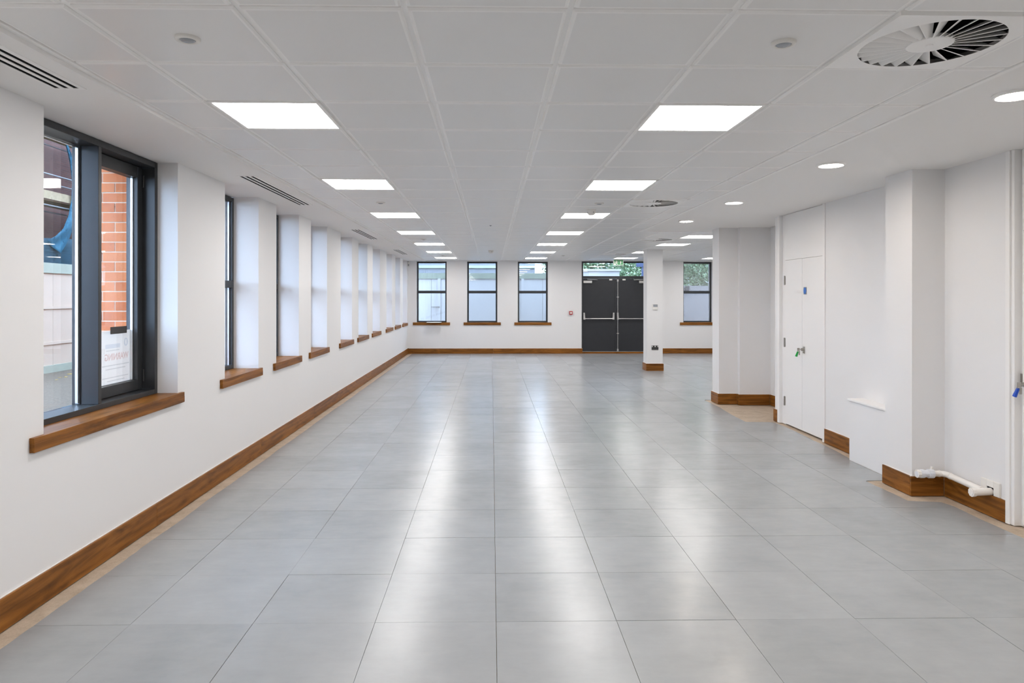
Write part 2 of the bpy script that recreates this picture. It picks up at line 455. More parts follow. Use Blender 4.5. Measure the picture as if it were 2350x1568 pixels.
for j in range(-14, 29):
    y0, y1 = CYY + .6 * j, min(CYY + .6 * (j + 1), YB - .012)
    if y0 < YR or y1 - y0 < .05: continue
    for i in range(-4, 13):
        x0, x1 = max(CX + .6 * i, TLX - .01), CX + .6 * (i + 1)
        if y0 < SEND - .05: x1 = min(x1, TRX + .01)
        x1 = min(x1, XRR)
        if x1 - x0 < .05 or (i, j) in skip: continue
        g = .3 - TB
        a = (x0 + g, x1 - g, y0 + g, y1 - g)
        if -1 <= j <= 12:
            cx_, cy_ = (x0 + x1) / 2, (y0 + y1) / 2
            isfull = abs(x1 - x0 - .6) < 1e-4 and abs(y1 - y0 - .6) < 1e-4
            if isfull and full_me: o = link('ceiling_tile', full_me)
            else:
                me = tile_mats(tile_mb(*a, MB(), cx_, cy_).mesh('ceiling_tile'))
                if isfull: full_me = me
                o = link('ceiling_tile', me)
            o.parent = ceil; o.location = (cx_, cy_, CE + random.uniform(-.0006, .0006))
            o.rotation_euler = (random.uniform(-1, 1) * .0012, random.uniform(-1, 1) * .0012, 0)
        else:
            tile_mb(*a, farc)
tile_mats(tag(farc.build('distant_ceiling_tiles', CTILE, ceil), kind='stuff').data)
for i in range(-3, 13):
    x = CX + .6 * i
    ya = YR if x < TRX else SEND
    if x > XRR: continue
    bx(x - .012, x + .012, ya, YB, CE + .011, CE + .045).build('main_tee', TEE, ceil)
for j in range(-13, 29):
    y = CYY + .6 * j
    bx(TLX - .01, TRX + .01 if y < SEND - .05 else XRR, y - .012, y + .012, CE + .0125, CE + .04).build('cross_tee', TEE, ceil)

# ------------------------------------------------------------------ left wall with its slot windows
m = MB(); ops = [WIN1] + WINL; ya = YR
for a, b in ops:
    m.box(XO, XW, ya, a, 0, EXT); m.box(XO, XW, a, b, 0, SILLT - SILLH + .01); ya = b
m.box(XO, XW, ya, YB + .2, 0, EXT)
wl = m.build('wall_left', WALL)
tag(wl, 'long white left wall pierced by a row of tall slot windows', 'wall', kind='structure')
# outer brick leaf
XB = -2.985
m = MB(); ya = YR
for n_, (a, b) in enumerate(ops):
    a2, b2 = a + .03, b + .03
    m.box(XB, XO, ya, a2, -.2, 6.0); m.box(XB, XO, a2, b2, -.2, .80); m.box(XB, XO, a2, b2, 2.68, 6.0); ya = b2
    if n_ == 0: ya = b2 + .104
m.box(XB, XO, ya, YB + .35, -.2, 6.0)
wx = m.build('wall_exterior', BRW)
tag(wx, 'orange brick outer face of the wall seen outside the large window', 'wall', kind='structure')
yb0 = WIN1[1] + .03
bx(XB + .004, XO - .004, yb0 + .003, yb0 + .104, -.2, 6.0).build('mortar_bed', MORTAR, wx)
def brick_mesh(w):
    me = MB().box(-w / 2, w / 2, 0, .095, -.0335, .0335).mesh('brick'); me.materials.append(BRICKP); return me
bst, bhd = brick_mesh(.2), brick_mesh(.108)
bhalf = brick_mesh(.025)
for c in range(30):
    z = .79 + .075 * c
    if c % 2:
        row = [(bst, XO - .012 - .1), (bhalf, XO - .232)]
    else:
        row = [(bhd, XO - .010 - .054), (bhd, XO - .010 - .108 - .010 - .054)]
    for me, x in row:
        o = link('brick', me); o.parent = wx; o.location = (x, yb0 + random.uniform(-.001, .001), z)
        if c % 2 == 0 and x < XO - .1: o.scale.x = 1.05

# window 1 (large, two lights)
w1 = empty('window_1', (-2.55, 4.48, .9), label='large two-light dark grey window nearest the camera on the left wall', cat='window', kind='structure')
XF, XBk = -2.521, -2.690
a, b = WIN1; zt, zb = 2.622, .886
fr = MB()
fr.box(XO + .001, XF, b - .042, b, zb, zt); fr.box(XO + .001, XF, a, a + .042, zb, zt)
fr.box(XBk, XF, a + .042, b - .042, zt - .042, zt); fr.box(XBk, XF, a + .042, b - .042, zb, zb + .035)
fr.build('window_frame', DARK, w1, bevel=.002)
ym0, ym1 = 4.478, 4.513
bx(XBk, XF, ym0, ym1, zb + .035, zt - .042).build('mullion', DARK, w1, bevel=.002)
bx(-2.665, -2.641, a + .042, ym0 - .004, zb + .04, zt - .05).build('pane', GLASS, w1)
sp_ = MB(); sp_.box(-2.662, -2.644, ym0 - .014, ym0 - .0045, zb + .045, zt - .05)
sp_.box(-2.662, -2.644, a + .05, ym0 - .014, zt - .057, zt - .05)
sp_.build('glazing_spacer', SPACER, w1)
bx(-2.64, -2.634, ym0 - .006, ym0, zb + .035, zt - .042).build('gasket', RUB, w1)
# opening sash
sash = MB(); y0s, y1s, z0s, z1s = ym1, b - .044, zb + .04, zt - .047
xs0, xs1 = -2.68, -2.612
st, sb_, stt = .07, .075, .085
sash.box(xs0, xs1, y0s, y0s + st, z0s, z1s); sash.box(xs0, xs1, y1s - st, y1s, z0s, z1s)
sash.box(xs0, xs1, y0s + st, y1s - st, z0s, z0s + sb_); sash.box(xs0, xs1, y0s + st, y1s - st, z1s - stt, z1s)
so = sash.build('opening_sash', DARK, w1, bevel=.003)
bx(-2.664, -2.642, y0s + st, y1s - st, z0s + sb_, z1s - stt).build('pane', GLASS, so)
bx(-2.661, -2.645, y1s - st - .011, y1s - st - .001, z0s + sb_, z1s - stt).build('glazing_spacer', SPACER, so)
for z in (z0s + .1, z1s - .1):
    MB().tube([(-2.606, y1s + .0, z - .045), (-2.606, y1s + .0, z + .045)], .007, 10).build('hinge', DARK, so, smooth=True)
def sill_left(win, a, b, xin, near=.115, farr=.058):
    m = MB(); y0, y1 = a - near, b + farr
    m.prism([(xin, a), (XW + .0, a), (XW, y0), (XW + .026, y0), (XW + .026, y1), (XW, y1), (XW, b), (xin, b)][::-1], SILLT - .03, SILLT)
    m.box(XW + .001, XW + .027, y0, y1, SILLT - SILLH, SILLT - .0295)
    return m.build('window_sill', WY, win, bevel=.0015)
sill_left(w1, a, b, XBk + .1)
# notice on the sash
nt_ = empty('warning_notice', (-2.667, 4.96, 1.16), label='white paper warning notice taped outside the large left window', cat='notice')
pp = MB(); pp.v = [(-2.6672, y_, z_) for y_, z_ in ((4.70, .935), (5.155, .935), (5.155, 1.372), (4.70, 1.372))]; pp.f = [(0, 1, 2, 3)]
pp.build('paper', PAPER, nt_)
bx(-2.6410, -2.6400, 4.835, 5.05, 1.352, 1.402).build('tape_strip', TAPE, nt_)
def text(body, size, mat, parent, origin, name, mirror=True):
    cu = bpy.data.curves.new(name, 'FONT'); cu.body = body; cu.size = size; cu.align_x = 'CENTER'; cu.offset = size * .03
    t = bpy.data.objects.new(name, cu); COL.objects.link(t)
    bpy.context.view_layer.update()
    me = bpy.data.meshes.new_from_object(t.evaluated_get(bpy.context.evaluated_depsgraph_get()))
    bpy.data.objects.remove(t)
    # text lies on a wall facing +x; letters read left-to-right towards -y when mirrored (seen from behind)
    for v in me.vertices:
        x, y, z = v.co
        v.co = (z, (-x if mirror else x), y)
    me.materials.clear(); me.materials.append(mat)
    return link(name, me, parent, loc=tuple(Vector(origin) - parent.location))
text('WARNING', .064, FRED, nt_, (-2.6664, 4.965, 1.168), 'printed_word')
for (yy0, yy1, z, hh, mt) in ((4.80, 4.99, 1.265, .030, FBLU), (4.81, 4.98, 1.235, .006, FGRY), (4.76, 5.11, 1.130, .008, FGRY), (4.80, 5.06, 1.105, .008, FGRY),
                              (4.76, 5.10, 1.045, .007, FGRY), (4.82, 5.05, 1.022, .007, FGRY), (4.86, 5.04, .99, .022, FGRY)):
    pl2 = MB(); pl2.v = [(-2.6668, a_, b_) for a_, b_ in ((yy0 + .02, z - hh / 2), (yy1 + .02, z - hh / 2), (yy1 + .02, z + hh / 2), (yy0 + .02, z + hh / 2))]; pl2.f = [(0, 1, 2, 3)]
    pl2.build('printed_line', mt, nt_)
lg = MB(); lg.tube([(-2.6663, 5.085 + .019 * math.cos(t), 1.285 + .026 * math.sin(t)) for t in [k * PI / 8 for k in range(17)]], .0035, 6, False); lg.build('printed_logo', FBLU, nt_)

# windows 2-10
ORD = ['second', 'third', 'fourth', 'fifth', 'sixth', 'seventh', 'eighth', 'ninth', 'tenth']
def slot_window(k, a, b):
    w = empty('window_%d' % (k + 2), (-2.62, (a + b) / 2, .886), label='tall dark framed slot window, %s from the camera along the left wall' % ORD[k], cat='window', kind='structure')
    x1, x0, zt = -2.62, -2.692, 2.614
    zb = SILLT
    m = MB(); t = .04
    m.box(x0, x1, a, a + t, zb, zt); m.box(x0, x1, b - t, b, zb, zt); m.box(x0, x1, a + t, b - t, zt - t, zt); m.box(x0, x1, a + t, b - t, zb, zb + t)
    m.build('window_frame', DARK, w, bevel=.002)
    bx(x0, x1 + .001, a + t, b - t, 1.704, 1.774).build('transom', DARK, w, bevel=.002)
    for z0, z1 in ((zb + t, 1.704), (1.774, zt - t)):
        bx(-2.667, -2.645, a + t, b - t, z0, z1).build('pane', GLASS, w)
        s = MB(); s.box(-2.664, -2.648, b - t - .014, b - t - .003, z0, z1)
        s.build('glazing_spacer', SPACER, w)
    sill_left(w, a, b, x0 + .005)
for k, (a, b) in enumerate(WINL): slot_window(k, a, b)

# ------------------------------------------------------------------ back wall, windows
m = MB(); xa = XO
YO = YB + .30
for a, b in WINB[:3] + [(DX0, DX1)] + WINB[3:]:
    m.box(xa, a, YB, YO, 0, EXT)
    if a != DX0:
        m.box(a, b, YB, YO, 0, SILLT - SILLH + .01); m.box(a, b, YB, YO, 2.622, EXT)
    else: m.box(a, b, YB, YO, 2.63, EXT)
    xa = b
m.box(xa, XRR + .2, YB, YO, 0, EXT)
wb = m.build('wall_back', WALL)
tag(wb, 'white far end wall with square windows and double fire exit doors', 'wall', kind='structure')
m = MB(); xa = XB
for a, b in WINB[:3] + [(DX0, DX1)] + WINB[3:]:
    m.box(xa, a, YO, YO + .1, -.2, 6)
    if a != DX0: m.box(a, b, YO, YO + .1, -.2, .8)
    m.box(a, b, YO, YO + .1, 2.64, 6); xa = b
m.box(xa, XRR + .2, YO, YO + .1, -.2, 6)
tag(m.build('wall_exterior_back', BRWX), 'unseen brick outer face of the far end wall, greyed for its bounced light', 'wall', kind='structure')
BL = ['nearest the left corner', 'in the middle of the three left of the doors', 'just left of the red call point', 'right of the freestanding pillar']
for k, (a, b) in enumerate(WINB):
    w = empty('window_%d' % (k + 11), ((a + b) / 2, YB + .15, .886), label='dark framed two-pane window in the far wall %s' % BL[k], cat='window', kind='structure')
    y0, y1, t, zb, zt = YB + .12, YB + .19, .045, SILLT, 2.618
    m = MB(); m.box(a, a + t, y0, y1, zb, zt); m.box(b - t, b, y0, y1, zb, zt); m.box(a + t, b - t, y0, y1, zt - t, zt); m.box(a + t, b - t, y0, y1, zb, zb + .04)
    m.build('window_frame', DARK, w, bevel=.002)
    bx(a + t, b - t, y0 - .002, y1, 1.712, 1.79).build('transom', DARK, w, bevel=.002)
    for z0, z1 in ((zb + .04, 1.712), (1.79, zt - t)):
        bx(a + t, b - t, y0 + .025, y0 + .047, z0, z1).build('pane', GLASST if k == 3 else GLASS, w)
    m = MB(); m.prism([(a, y1 - .01), (a, YB), (a - .1, YB), (a - .1, YB - .026), (b + .1, YB - .026), (b + .1, YB), (b, YB), (b, y1 - .01)], SILLT - .03, SILLT)
    m.box(a - .1, b + .1, YB - .027, YB - .001, SILLT - SILLH, SILLT - .0295)
    m.build('window_sill', WX, w, bevel=.0015)
ps = MB(); ps.box(-1.83, -1.42, YB - .20, YB + .06, SILLT + .001, SILLT + .012)
tag(ps.build('white_card', WPLA, None, bevel=.002), 'flat white card lying on the sill of the leftmost far window', 'card')

# fire exit doors
d1 = empty('door_1', ((DX0 + DX1) / 2, YB, 0), label='dark grey double fire exit doors with push bars in the far wall', cat='door', kind='structure')
yf, yk = YB + .02, YB + .10
m = MB(); m.box(DX0, DX0 + .045, yf, yk, 0, 2.628); m.box(DX1 - .045, DX1, yf, yk, 0, 2.628)
m.box(DX0 + .045, DX1 - .045, yf, yk, 2.585, 2.628); m.box(DX0 + .045, DX1 - .045, yf, yk, 2.135, 2.21)
m.build('door_frame', DARK, d1, bevel=.002)
bx(DX0 + .045, DX1 - .045, yf + .03, yf + .05, 2.21, 2.585).build('pane', GLASS, d1)
MX = 3.585
yl = yf + .012
def leaf(x0, x1): return bx(x0, x1, yl, yl + .05, .058, 2.132).build('door_leaf', DARKD, d1, bevel=.002)
L1 = leaf(DX0 + .048, MX - .028); L2 = leaf(MX + .0015, DX1 - .048)
bx(MX - .05, MX + .0, yl - .008, yl + .001, .06, 2.128).build('meeting_strip', DARKD, L1)
def push_bar(lf, x0, x1):
    for x in (x0, x1):
        s = 1 if x == x0 else -1
        m = MB(); m.prism_y([(x - .028 * s, .965), (x + .032 * s, .965), (x + .020 * s, 1.06), (x + .014 * s, 1.165), (x - .028 * s, 1.165)][::s], yl - .07, yl)
        m.build('bar_bracket', SILV, lf, bevel=.004)
    MB().tube([(x0, yl - .06, .994), (x1, yl - .06, .994)], .016, 12).build('push_bar', SILV, lf, smooth=True)
push_bar(L1, 2.645, 3.475); push_bar(L2, 3.605, 4.52)
xr_ = 3.606
MB().tube([(xr_, yl - .018, .075), (xr_, yl - .018, 2.11)], .0095, 10).build('vertical_bolt', SILV, L2, smooth=True)
for z in (.095, .57, 1.61, 2.085):
    big = z in (.095, 2.085)
    bx(xr_ - (.022 if big else .03), xr_ + (.022 if big else .03), yl - .03, yl, z - (.03 if big else .01), z + (.03 if big else .01)).build('bolt_guide', SILV, L2, bevel=.002)
def closer(lf, x0, x1, ax0, ax1):
    bx(x0, x1, yl - .055, yl, 2.008, 2.079).build('door_closer', SILV, lf, bevel=.004)
    c = MB(); c.tube([(ax0, yl - .03, 2.118), ((ax0 + ax1) / 2, yl - .09, 2.106), (ax1, yl - .02, 2.102)], .011, 8); c.build('closer_arm', SILV, lf)
closer(L1, 2.62, 2.865, 2.733, 3.02); closer(L2, 4.215, 4.47, 4.36, 4.07)
for lf, x0, x1 in ((L1, 3.362, 3.446), (L2, 3.742, 3.828)):
    bx(x0, x1, yl - .03, yl, 2.087, 2.128).build('door_contact', WPLA, lf, bevel=.003)
bx(DX0, DX1, YB - .01, YO, .0, .05).build('threshold', WX, d1)
bx(DX0, DX1, YB - .012, YB + .06, .05, .058).build('threshold_strip', SILV, d1)

# ------------------------------------------------------------------ right side walls
XR1 = 3.69
XEXT = 5.0
wr = MB()
wr.box(XR1, XEXT, 4.865, 5.55, 0, EXT)               # beside the near door
wr.box(XR1 + .01, XEXT, 5.93, 7.573, 0, EXT)         # above the low boxing
wr.box(3.76, XEXT, 7.573, 8.84, 0, EXT)              # behind the riser doors
wr.box(XR1 + .01, XEXT, 8.84, 8.935, 0, EXT)
wr.box(4.175, XEXT, 8.935, 10.25, 0, EXT)            # recess side
wr.box(3.71, XEXT, 10.25, 10.64, 0, EXT)             # recess back
wr.box(3.79, XEXT, 3.9, 4.865, 0, EXT)               # behind the near door
wr.box(XR1, XEXT, YR, 3.9, 0, EXT)
wr.box(XEXT, XRR + .2, 10.25, 10.64, 0, EXT)
wro = wr.build('wall_right', WALL)
tag(wro, 'stepped white right wall with a recess and two white doors', 'wall', kind='structure')
tag(bx(XRR, XRR + .2, 10.64, YB + .2, 0, EXT).build('wall_far_right', WALL), 'white side wall of the wider far end of the room', 'wall', kind='structure')
tag(bx(XO, XEXT, YR - .2, YR, 0, EXT).build('wall_rear', WALL), 'white wall behind the camera', 'wall', kind='structure')
cb = bx(3.42, XEXT, 5.55, 5.93, 0, EXT).build('column_near', WALL); tag(cb, 'square white column with white pipes at its foot on the right', 'column', kind='structure')
ca = bx(3.425, 3.7105, 10.335, 10.64, 0, EXT).build('column_recess', WALL); tag(ca, 'white column at the end of the right wall beside the recess', 'column', kind='structure')
pl_ = bx(3.395, 3.742, 15.02, 15.37, 0, CE + .012).build('pillar', WALL); tag(pl_, 'freestanding white pillar in front of the fire exit doors', 'pillar', kind='structure')
m = MB(); m.box(3.379, 3.758, 15.004, 15.386, CE - .004, CE + .011); m.build('collar', TEE, pl_)
# low boxing with ledge
lb = empty('low_boxing', (3.62, 6.35, 0), label='low white boxing with a thin ledge beside the near column', cat='boxing', kind='structure')
bx(3.545, 3.70, 5.93, 6.77, 0, .590).build('panel', WALL, lb)
bx(3.530, 3.70, 5.93, 6.785, .590, .609).build('ledge', PAINT, lb, bevel=.003)

# ------------------------------------------------------------------ baseboards
BH, BT = .157, .018
def bb(name, label):
    return empty(name, (0, 0, 0), label=label, cat='baseboard', kind='structure')
def run_y(par, xface, dirn, y0, y1, cuts=(), h_=BH):
    ys = [y0] + list(cuts) + [y1]
    for p, q in zip(ys, ys[1:]):
        x0, x1 = sorted((xface, xface + dirn * BT))
        bx(x0, x1, p + .0004, q - .0004, 0, h_).build('board', WY, par, bevel=.0015)
    bx(*sorted((xface, xface + dirn * .006)), y0, y1, h_ - .001, h_ + .004).build('caulk_bead', PAINT, par)
def run_x(par, yface, dirn, x0, x1, cuts=(), h_=BH):
    xs = [x0] + list(cuts) + [x1]
    for p, q in zip(xs, xs[1:]):
        y0, y1 = sorted((yface, yface + dirn * BT))
        bx(p + .0004, q - .0004, y0, y1, 0, h_).build('board', WX, par, bevel=.0015)
    bx(x0, x1, *sorted((yface, yface + dirn * .006)), h_ - .001, h_ + .004).build('caulk_bead', PAINT, par)
b1 = bb('baseboard_left', 'walnut baseboard running the whole length of the left wall')
run_y(b1, XW + .001, 1, YR, YB, (-.2, 2.4, 4.9, 7.1, 9.2, 11.3, 13.6, 16.2))
b2 = bb('baseboard_back', 'walnut baseboard under the far windows')
run_x(b2, YB - .001, -1, XW + BT, DX0 + .02, (.05,), .146); run_x(b2, YB - .001, -1, DX1, XRR, (), .146)
b3 = bb('baseboard_right', 'walnut baseboard pieces wrapping the columns of the right wall')
run_y(b3, 3.42, -1, 5.55, 5.948); run_x(b3, 5.55, -1, 3.42 - BT, XR1 - BT); run_y(b3, XR1, -1, 4.868, 5.53)
run_y(b3, XR1 + .01, -1, 6.79, 7.572); run_y(b3, XR1 + .01, -1, 8.842, 8.95); run_y(b3, 4.175, -1, 8.96, 10.23)
run_x(b3, 10.25, -1, 3.71 - BT, 4.157); run_y(b3, 3.71, -1, 10.2505, 10.316); run_x(b3, 10.335, -1, 3.425 - BT, 3.692); run_y(b3, 3.425, -1, 10.336, 10.655); run_y(b3, XR1, -1, YR, 3.86)
b4 = bb('baseboard_pillar', 'walnut skirting around the foot of the freestanding pillar')
run_x(b4, 15.02, -1, 3.395 - BT, 3.742 + BT); run_x(b4, 15.37, 1, 3.395 - BT, 3.742 + BT); run_y(b4, 3.395, -1, 15.02, 15.37); run_y(b4, 3.742, 1, 15.02, 15.37)

# ------------------------------------------------------------------ white riser doors (door_2)
d2 = empty('door_2', (3.70, 8.2, 0), label='white double riser cupboard doors with blue sign in the right wall', cat='door', kind='structure')
XD = 3.715
m = MB()
for y0, y1 in ((7.573, 7.625), (8.775, 8.838)):
    m.box(3.686, 3.76, y0, y1, 0, ZR); 
m.box(XD + .012, 3.76, 7.625, 7.662, 0, ZR); m.box(XD + .012, 3.76, 8.672, 8.775, 0, ZR)
m.build('door_frame', PAINT, d2, bevel=.002)
bx(XD, XD + .035, 7.662, 8.672, 2.0785, ZR - .004).build('over_panel', PAINT, d2, bevel=.0015)
L3 = bx(XD, XD + .038, 7.664, 8.185, .018, 2.076).build('door_leaf', PAINT, d2, bevel=.0015)
L4 = bx(XD, XD + .038, 8.190, 8.670, .018, 2.076).build('door_leaf', PAINT, d2, bevel=.0015)
for z in (.30, 1.04, 1.825):
    m = MB(); m.tube([(XD - .006, 8.674, z - .058), (XD - .006, 8.674, z + .058)], .009, 10); m.box(XD - .003, XD, 8.655, 8.695, z - .055, z + .055)
    m.build('hinge', STEEL, L4)
sg = empty('blue_door_sign', (XD - .003, 8.11, 1.69), label='small blue oval sign on a steel plate on the riser doors', cat='sign')
bx(XD - .003, XD - .0005, 8.068, 8.148, 1.645, 1.732).build('plate', STEEL, sg)
ov = MB(); pts = [(8.108 + .037 * math.cos(2 * PI * k / 28), 1.689 + .041 * math.sin(2 * PI * k / 28)) for k in range(28)]
n = 28; ov.v = [(XD - .0045, y, z) for y, z in pts] + [(XD - .003, y, z) for y, z in pts]
ov.f = [tuple(range(n)), tuple(range(2 * n - 1, n - 1, -1))] + [((k + 1) % n, k, n + k, n + (k + 1) % n) for k in range(n)]
ov.build('blue_oval', BLUE, sg)
def lock_keys(x, y, z, tagmat, label, scale=1.0):
    k = empty('lock_with_keys', (x, y, z), label=label, cat='keys')
    m = MB(); m.prism_y([(0, 0)], 0, 0) if False else None
    m.box(x - .009, x, y - .021, y + .021, z - .04, z + .04); m.build('lock_plate', STEEL, k, bevel=.004)
    MB().tube([(x, y, z + .006), (x - .034, y, z + .006)], .018, 14).build('lock_cylinder', STEEL, k, smooth=True)
    m = MB(); m.tube([(x - .034, y, z + .006), (x - .058, y, z + .006)], .004, 8)
    m.box(x - .082, x - .054, y - .002, y + .002, z - .012, z + .024); m.build('key', STEEL, k)
    m = MB(); c0 = Vector((x - .070, y + .0, z - .008))
    m.tube([c0 + Vector((.012 * math.cos(t), .012 * math.sin(t) * .4, -.008 + .012 * math.sin(t))) for t in [q * PI / 8 for q in range(17)]], .0015, 6, False); m.build('key_ring', STEEL, k)
    m = MB(); m.tube([(x - .073, y + .002, z - .018), (x - .086, y + .020, z - .078)], .01, 8, True, [.010, .0145]); m.build('key_tag', tagmat, k)
    m = MB(); m.box(x - .066, x - .050, y - .003, y + .0, z - .060, z - .014); m.build('spare_key', STEEL, k)
    return k
lock_keys(XD, 8.135, .985, TAGG, 'door lock with hanging keys and a green tag')

# near right door (door_3)
d3 = empty('door_3', (3.70, 4.4, 0), label='white door at the right edge of the view with architrave', cat='door', kind='structure')
m = MB(); m.box(3.672, 3.79, 4.826, 4.866, 0, ZR); m.box(3.684, 3.79, 4.795, 4.826, 0, ZR); m.box(3.684, 3.79, 3.9, 3.94, 0, ZR)
m.box(3.735, 3.79, 4.775, 4.795, 0, ZR)
m.build('architrave', PAINT, d3, bevel=.003)
XD3 = 3.725
bx(XD3, XD3 + .04, 3.94, 4.775, 2.084, ZR - .003).build('over_panel', PAINT, d3, bevel=.0015)
L5 = bx(XD3, XD3 + .042, 3.944, 4.772, .02, 2.078).build('door_leaf', PAINT, d3, bevel=.0015)
bx(3.728, 3.736, 4.772, 4.797, .985, 1.075).build('keep_plate', STEEL, L5)
lock_keys(XD3, 4.715, 1.0, TAGB, 'door lock with hanging keys and a blue tag', 1.0)

# ------------------------------------------------------------------ waste pipes by the near column
wp = empty('waste_pipe', (3.6, 5.3, 0), label='white plastic waste pipe bending around the foot of the near column', cat='pipe')
zc = .196; yp = 5.475; xp = 3.636
arc = [(xp - .045 + .045 * math.sin(t), yp - .045 + .045 * math.cos(t), zc) for t in [k * PI / 16 for k in range(9)]]
MB().tube([(3.53, yp, zc)] + arc + [(xp, 5.051, zc - .014)], .0235, 20).build('pipe', WPIPE, wp, smooth=True)
MB().tube([(3.60, yp, zc), (3.588, yp, zc)], .0265, 20).build('collar', WPIPE, wp, smooth=True)
MB().tube([(xp, 5.405, zc - .0005), (xp, 5.39, zc - .001)], .0262, 20).build('collar', WPIPE, wp, smooth=True)
def fitting(path_x, y, z, parent, mat, ribs=20):
    """threaded compression fitting along x"""
    for (xa_, xb_, r) in path_x:
        m = MB(); k = ribs * 2; n = len(m.v)
        for x in (xa_, xb_):
            for q in range(k):
                a = 2 * PI * q / k; rr = r * (1.0 if q % 2 else .93)
                m.v.append((x, y + rr * math.cos(a), z + rr * math.sin(a)))
        m.f += [(n + q, n + (q + 1) % k, n + k + (q + 1) % k, n + k + q) for q in range(k)] + [tuple(range(n + k - 1, n - 1, -1)), tuple(range(n + k, n + 2 * k))]
        m.build('fitting_nut', mat, parent)
fitting([(3.503, 3.545, .036), (3.437, 3.470, .034)], yp, zc, wp, WFIT)
MB().tube([(3.468, yp, zc), (3.505, yp, zc)], .029, 20).build('fitting_body', WFIT, wp, smooth=True)
fitting([(3.412, 3.437, .0325)], yp, zc, wp, WPIPE, 9)
MB().tube([(3.409, yp, zc), (3.4118, yp, zc)], .021, 18).build('plug', BLACK if False else WFIT, wp)
bx(3.535, 3.545, yp - .006, yp + .02, zc + .02, zc + .055).build('pipe_clip', WPIPE, wp)
ws = empty('pipe_stub', (3.6, 5.02, 0), label='short white pipe stub with ribbed cap poking through a wall plate', cat='pipe')
zs = .176
MB().tube([(3.555, 5.02, zs), (3.66, 5.02, zs + .004), (3.70, 5.02, zs + .004)], .0275, 20).build('pipe', WPIPE, ws, smooth=True)
fitting([(3.535, 3.560, .034)], 5.02, zs, ws, WPIPE, 9)
MB().tube([(3.531, 5.02, zs), (3.5348, 5.02, zs)], .022, 18).build('plug', WPIPE, ws)
wplt = empty('wall_plate', (3.68, 5.0, .2), label='square white blanking plate around the pipe stub', cat='plate')
m = MB(); m.box(3.674, 3.6895, 4.925, 4.985, .158, .262); m.box(3.674, 3.6895, 5.056, 5.115, .158, .262); m.box(3.674, 3.6895, 4.985, 5.056, .214, .262)
m.build('plate', WPLA, wplt, bevel=.003)
bx(3.682, 3.689, 4.985, 5.056, .158, .214).build('hole', BLACK, wplt)

# ------------------------------------------------------------------ ceiling fittings
def panel_light(i, j, label):
    x, y = CX + .6 * (i + .5), CYY + .6 * (j + .5)
    p = empty('light_panel', (x, y, CE), label=label, cat='light', group='square ceiling light panels')
    return p
pf = MB(); o_, in_ = .2945, .2765
for (x0, x1, y0, y1) in ((-o_, o_, -o_, -in_), (-o_, o_, in_, o_), (-o_, -in_, -in_, in_), (in_, o_, -in_, in_)): pf.box(x0, x1, y0, y1, -.002, .022)
pf_me = pf.mesh('frame'); pf_me.materials.append(TEE)
pdm = bx(-in_, in_, -in_, in_, .003, .018); pd_me = pdm.mesh('diffuser'); pd_me.materials.append(PANEL); pd_me.materials.append(TEE)
for p_ in pd_me.polygons: p_.material_index = 0 if p_.normal.z < -.5 else 1
NTH = ['first', 'second', 'third', 'fourth', 'fifth', 'sixth', 'seventh']
for (i, j) in PANELS:
    k = (j - 2) // 4
    if i in (-3, 1):
        side = 'left' if i == -3 else 'right'
        if k < 0: lab = 'added square light panel, unseen behind the camera on the %s, row %s' % (side, {-1: 'nearest', -2: 'middle', -3: 'farthest back'}[k])
        else: lab = 'square light panel, %s from the camera in the %s main row' % (NTH[k], side)
    elif i == 5:
        lab = {15: 'square light panel just past the plaster soffit, cut by the end column', 18: 'square light panel between the soffit end and the pillar',
               22: 'square light panel half hidden by the pillar top', 26: 'square light panel above the exit sign'}[j]
    else: lab = {26: 'square light panel in front of the right far window', 22: 'added square light panel, unseen behind the end column, middle', 18: 'added square light panel, unseen behind the end column, nearest'}[j]
    p = panel_light(i, j, lab)
    for nm, me in (('frame', pf_me), ('diffuser', pd_me)):
        o = link(nm, me); o.parent = p
# swirl diffusers
sq = .293; R1, R0 = .262, .088
pm = MB(); seg = 48; n = 0
ring = [(R1 * math.cos(2 * PI * k / seg), R1 * math.sin(2 * PI * k / seg)) for k in range(seg)]
def sqpt(a):
    c, s = math.cos(a), math.sin(a); q = sq / max(abs(c), abs(s)); return (c * q, s * q)
outr = [sqpt(2 * PI * (k + 0) / seg) for k in range(seg)]
pm.v = [(x, y, -.006) for x, y in ring] + [(x, y, -.006) for x, y in outr] + [(x, y, -.0045) for x, y in ring] + [(x, y, .02) for x, y in outr]
for k in range(seg):
    q = (k + 1) % seg
    pm.f += [(k, q, seg + q, seg + k), (k, 2 * seg + k, 2 * seg + q, q), (seg + k, seg + q, 3 * seg + q, 3 * seg + k)]
pm_me = pm.mesh('face_plate'); pm_me.materials.append(TEE)
hub_me = MB().lathe([(.001, -.010), (.012, -.010), (.014, -.007), (R0 - .004, -.007), (R0, -.003), (R0, .012)], seg=36).mesh('hub'); hub_me.materials.append(TEE)
pb_me = MB().lathe([(R1 + .004, .012), (R1 + .004, .085), (.001, .085)], seg=36, close=False).mesh('plenum'); pb_me.materials.append(BLACK)
NV = 25
vm = MB()
ang = math.radians(35); c_, s_ = math.cos(ang), math.sin(ang)
def vane_quad(p, th):
    n = len(vm.v); vm.v.extend(p); vm.v.extend([(x, y, z + th) for x, y, z in p])
    vm.f.extend([(n, n + 1, n + 2, n + 3), (n + 7, n + 6, n + 5, n + 4)] + [(n + k, n + 4 + k, n + 4 + (k + 1) % 4, n + (k + 1) % 4) for k in range(4)])
Ra, Rb = R0 - .004, R1 + .002
wa, wb = .0225, .056          # blade widths at hub and rim; leading edge lies in the face plane
